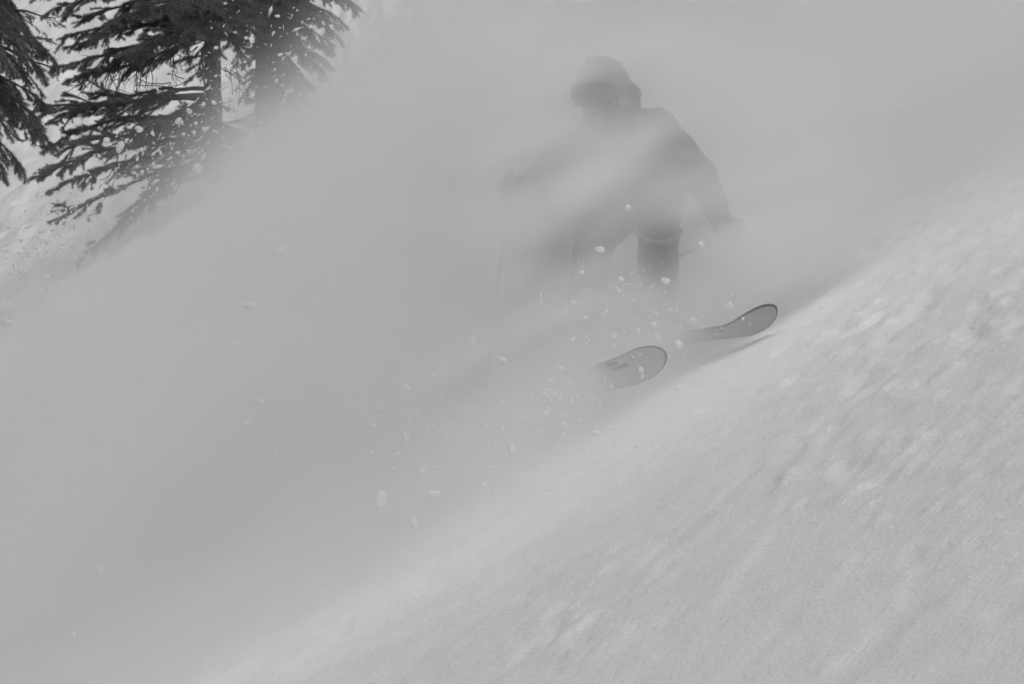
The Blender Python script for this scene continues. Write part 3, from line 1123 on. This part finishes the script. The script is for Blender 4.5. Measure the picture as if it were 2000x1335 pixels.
# fine crumbs of snow, far too many to count
def crumb_cloud():
    rng = np.random.default_rng(77)
    pts = []
    for i in range(620):
        t = rng.beta(1.1, 1.0)
        x, y = crest(t, rng.normal(45, 42))
        pts.append((x, y, 0.9 + rng.exponential(0.9), rng.uniform(20.6, 22.6)))
    for i in range(260):
        x, y = crest(rng.uniform(0.6, 1.02), rng.normal(50, 35))
        pts.append((x, y, 1.0 + rng.exponential(1.1), rng.uniform(20.4, 21.6)))
    for i in range(170):
        pts.append((rng.normal(560, 75), rng.normal(110, 70), 0.9 + rng.exponential(0.9), rng.uniform(21.5, 23.0)))
    for i in range(330):
        pts.append((rng.normal(1220, 130), rng.normal(640, 95), 0.9 + rng.exponential(0.7), rng.uniform(20.5, 21.6)))
    for i in range(200):
        pts.append((rng.uniform(700, 1250), rng.uniform(760, 960), rng.uniform(1.2, 4.0), rng.uniform(20.1, 20.7)))
    V, F = [], []
    oct_v = np.array([(1, 0, 0), (-1, 0, 0), (0, 1, 0), (0, -1, 0), (0, 0, 1), (0, 0, -1)], float)
    oct_f = np.array([(0, 2, 4), (2, 1, 4), (1, 3, 4), (3, 0, 4), (2, 0, 5), (1, 2, 5), (3, 1, 5), (0, 3, 5)])
    for k, (x, y, s, d) in enumerate(pts):
        c = np.array(P(x, y, 0, d))
        r = s / FPX * d
        st = rng.uniform(0.9, 2.4)
        v = oct_v * rng.uniform(0.5, 1.3, (6, 1)) * r * np.array([st, 1, 0.9 / math.sqrt(st)])
        a = math.radians(rng.normal(38, 28))
        V.append(c + np.stack([v[:, 0] * math.cos(a) - v[:, 2] * math.sin(a), v[:, 1], v[:, 0] * math.sin(a) + v[:, 2] * math.cos(a)], 1))
        F.append(oct_f + 6 * k)
    o = mesh_obj('flying_snow_crumbs', np_mesh('flying_snow_crumbs', np.concatenate(V), np.concatenate(F), 3), M['clump'])
    tag(o, 'fine white snow crumbs flying off the cloud and round the skis', 'snow crumbs', kind='stuff')


crumb_cloud()
# ------------------------------------------------------------------ airborne powder
def powder_material(step):
    m = bpy.data.materials.new('airborne_powder')
    m.use_nodes = True
    nt = m.node_tree
    nt.nodes.clear()
    out = nt.nodes.new('ShaderNodeOutputMaterial')
    vol = nt.nodes.new('ShaderNodeVolumePrincipled')
    vol.inputs['Color'].default_value = (0.999, 0.999, 0.999, 1)
    vol.inputs['Density'].default_value = 1.0
    vol.inputs['Anisotropy'].default_value = 0.1
    nt.links.new(vol.outputs[0], out.inputs['Volume'])
    m.cycles.volume_step_rate = step
    return m


def powder_volume(name, lo, hi, res, density_fn, mat):
    ng = bpy.data.node_groups.new(name, 'GeometryNodeTree')
    ng.interface.new_socket(name='Geometry', in_out='OUTPUT', socket_type='NodeSocketGeometry')
    out = ng.nodes.new('NodeGroupOutput')
    vc = ng.nodes.new('GeometryNodeVolumeCube')
    vc.inputs['Min'].default_value = lo
    vc.inputs['Max'].default_value = hi
    for k, r in zip(('Resolution X', 'Resolution Y', 'Resolution Z'), res):
        vc.inputs[k].default_value = r
    pos = ng.nodes.new('GeometryNodeInputPosition')
    d = density_fn(ng, pos.outputs[0])
    ng.links.new(d.s, vc.inputs['Density'])
    sm = ng.nodes.new('GeometryNodeSetMaterial')
    sm.inputs['Material'].default_value = mat
    ng.links.new(vc.outputs[0], sm.inputs['Geometry'])
    ng.links.new(sm.outputs[0], out.inputs[0])
    vd = bpy.data.volumes.new(name)
    o = link(bpy.data.objects.new(name, vd))
    vd.materials.append(mat)
    md = o.modifiers.new('powder', 'NODES')
    md.node_group = ng
    return o


def field_tools(nt, pos):
    sep = nt.nodes.new('ShaderNodeSeparateXYZ')
    nt.links.new(pos, sep.inputs[0])
    xyz = [SK(nt, sep.outputs[i]) for i in range(3)]

    def noise(scale, detail, stretch, tilt=28.0, offset=(0, 0, 0), rough=0.5):
        """Three independent noises, centred on 0, drawn out along the slope."""
        rot = nt.nodes.new('ShaderNodeVectorRotate')
        rot.rotation_type = 'EULER_XYZ'
        rot.inputs['Rotation'].default_value = (0, math.radians(tilt), 0)
        nt.links.new(pos, rot.inputs['Vector'])
        mul = nt.nodes.new('ShaderNodeVectorMath'); mul.operation = 'MULTIPLY_ADD'
        nt.links.new(rot.outputs[0], mul.inputs[0])
        mul.inputs[1].default_value = stretch
        mul.inputs[2].default_value = offset
        no = nt.nodes.new('ShaderNodeTexNoise')
        no.inputs['Scale'].default_value = scale
        no.inputs['Detail'].default_value = detail
        no.inputs['Roughness'].default_value = rough
        nt.links.new(mul.outputs[0], no.inputs['Vector'])
        sc = nt.nodes.new('ShaderNodeSeparateXYZ')
        nt.links.new(no.outputs['Color'], sc.inputs[0])
        return [SK(nt, sc.outputs[i]) - 0.5 for i in range(3)]

    return xyz, noise


def gauss(a, ca, ra, b, cb, rb_):
    """Soft elliptical spot, 1 at its centre."""
    u = (a - ca) * (1.0 / ra)
    v = (b - cb) * (1.0 / rb_)
    return (u * u + v * v).lin(0.0, 2.0, 1.0, 0.0).pow(2.0)


def height_over_slope(X, Y, Z):
    return Z - (X * GA + Y * GB + (GZ - GB * DS))


def cloud_density(nt, pos):
    (X, Y, Z), noise = field_tools(nt, pos)
    n0, n1, n2 = noise(1.5, 4.0, (0.55, 1.0, 1.3))
    # crest of the plume, falling towards the left, with torn wisps beyond it
    s = (X + 0.64) * 0.685 + (Z - 1.38) * -0.729 + gauss(X, -1.0, 0.50, Z, 0.80, 0.45) * 0.16 + gauss(X, -1.75, 0.60, Z, 0.15, 0.60) * 0.14 + gauss(X, -0.55, 0.35, Z, 1.35, 0.40) * 0.14
    top = (s + n0 * 0.75).step(0.02, 0.46)
    wisp = (s + n2 * 0.5).step(-0.55, 0.25) * (n0 * 6.0 + n1 * 4.0 - 0.1).max(0.0) * 0.25
    top = top.max(wisp.min(0.30))
    # near face: close on the left, behind the skier on the right, thin and gradual far right
    left = (Y + n1 * 0.9).step(19.2, 20.9) * X.lin(-0.45, 0.20, 1.0, 0.0)
    foot = (Y + n1 * 0.7).step(18.9, 21.0) * (height_over_slope(X, Y, Z) + n2 * 0.4).step(0.85, 0.15) * X.lin(0.25, 1.0, 1.4, 0.0)
    behind = (Y + n1 * 0.6).step(22.15, 22.8) * X.lin(0.7, 1.3, 1.0, 0.85)
    right = (Y + n1 * 1.2).step(19.4, 23.4) * X.lin(0.7, 1.2, 0.0, 0.8)
    back = Y.step(28.2, 26.5) * (height_over_slope(X, Y, Z) + n0 * 0.8).step(2.7, 1.5)
    h = height_over_slope(X, Y, Z)
    lift = h.step(-0.1, 0.9) * 0.65 + 0.35
    return top * left.max(behind * lift).max(right * lift).max(foot) * back * (n2 * 2.2 + 1.0).max(0.2) * X.lin(0.5, 1.1, 0.66, 0.62) * X.lin(-1.7, -0.7, 1.6, 1.0)


def veil_density(nt, pos):
    (X, Y, Z), noise = field_tools(nt, pos)
    n0, n1, n2 = noise(4.2, 5.0, (0.36, 0.8, 1.5), 24.0, (3.0, 1.0, 7.0), 0.60)
    h = height_over_slope(X, Y, Z)
    near = (Y + n1 * 0.5 - X * 0.35).step(20.85, 21.3)
    far = Y.step(22.5, 22.2)
    side = (X * 0.8 + Z * 0.4 + n0 * 1.1).step(1.55, 0.70) * (X + n1 * 0.7).step(-0.42, 0.0)
    ends = (Z + n0 * 0.6).step(1.32, 0.98)
    body = (n2 * 6.0 + 1.0).max(0.15)
    clear = (gauss(X, 0.575, 0.12, Z, 0.30, 0.16) * 0.86).max(gauss(X, 0.47, 0.09, Z, 0.94, 0.10) * 0.6).max(gauss(X, 0.36, 0.16, Z, 0.92, 0.16) * 0.55)
    thick = X.lin(-0.05, 0.45, 4.4, 2.6) * (clear * -1.0 + 1.0) * h.step(0.02, 0.25)
    # denser gusts: across the chest and the far arm, and round the trailing hand
    gust = gauss(X, 0.32, 0.20, Z + X * -0.35, 0.54, 0.14) * 3.2 + gauss(X, 0.88, 0.15, Z, 0.40, 0.14) * 3.6 + gauss(X, 0.29, 0.12, Z, 0.32, 0.20) * 1.1
    # spray boiling round the boots, and a thin skirt of it on the snow in front of the skis
    low = (h + n0 * 0.30 - X.lin(0.30, 0.50, 0.14, 0.0)).step(0.54, 0.30) * X.lin(0.50, 0.85, 5.5, 0.0) * (h + X * 1.2).step(0.42, 0.72) * (Y - X * 0.35).step(21.12, 21.80)
    skirt = (h + n0 * 0.15).step(0.22, 0.02) * (Y + n1 * 0.3).step(20.1, 20.6) * Y.step(21.2, 20.9) * X.step(1.25, 0.6) * 1.0
    return (near * body * (thick + gust) * ends + low + skirt) * far * side + 0.003


cloud = powder_volume('powder_cloud', (-4.5, 18.6, -3.2), (4.3, 28.4, 3.6), (100, 82, 80), cloud_density, powder_material(3.75))
tag(cloud, 'billowing cloud of airborne powder snow thrown up behind the skier', 'snow cloud', kind='stuff')
veil = powder_volume('powder_veil', (-2.4, 20.0, -1.6), (2.3, 22.55, 1.65), (124, 64, 100), veil_density, powder_material(8.5))
tag(veil, 'streaky thin veil of powder snow blowing in front of the skier', 'snow cloud', kind='stuff')
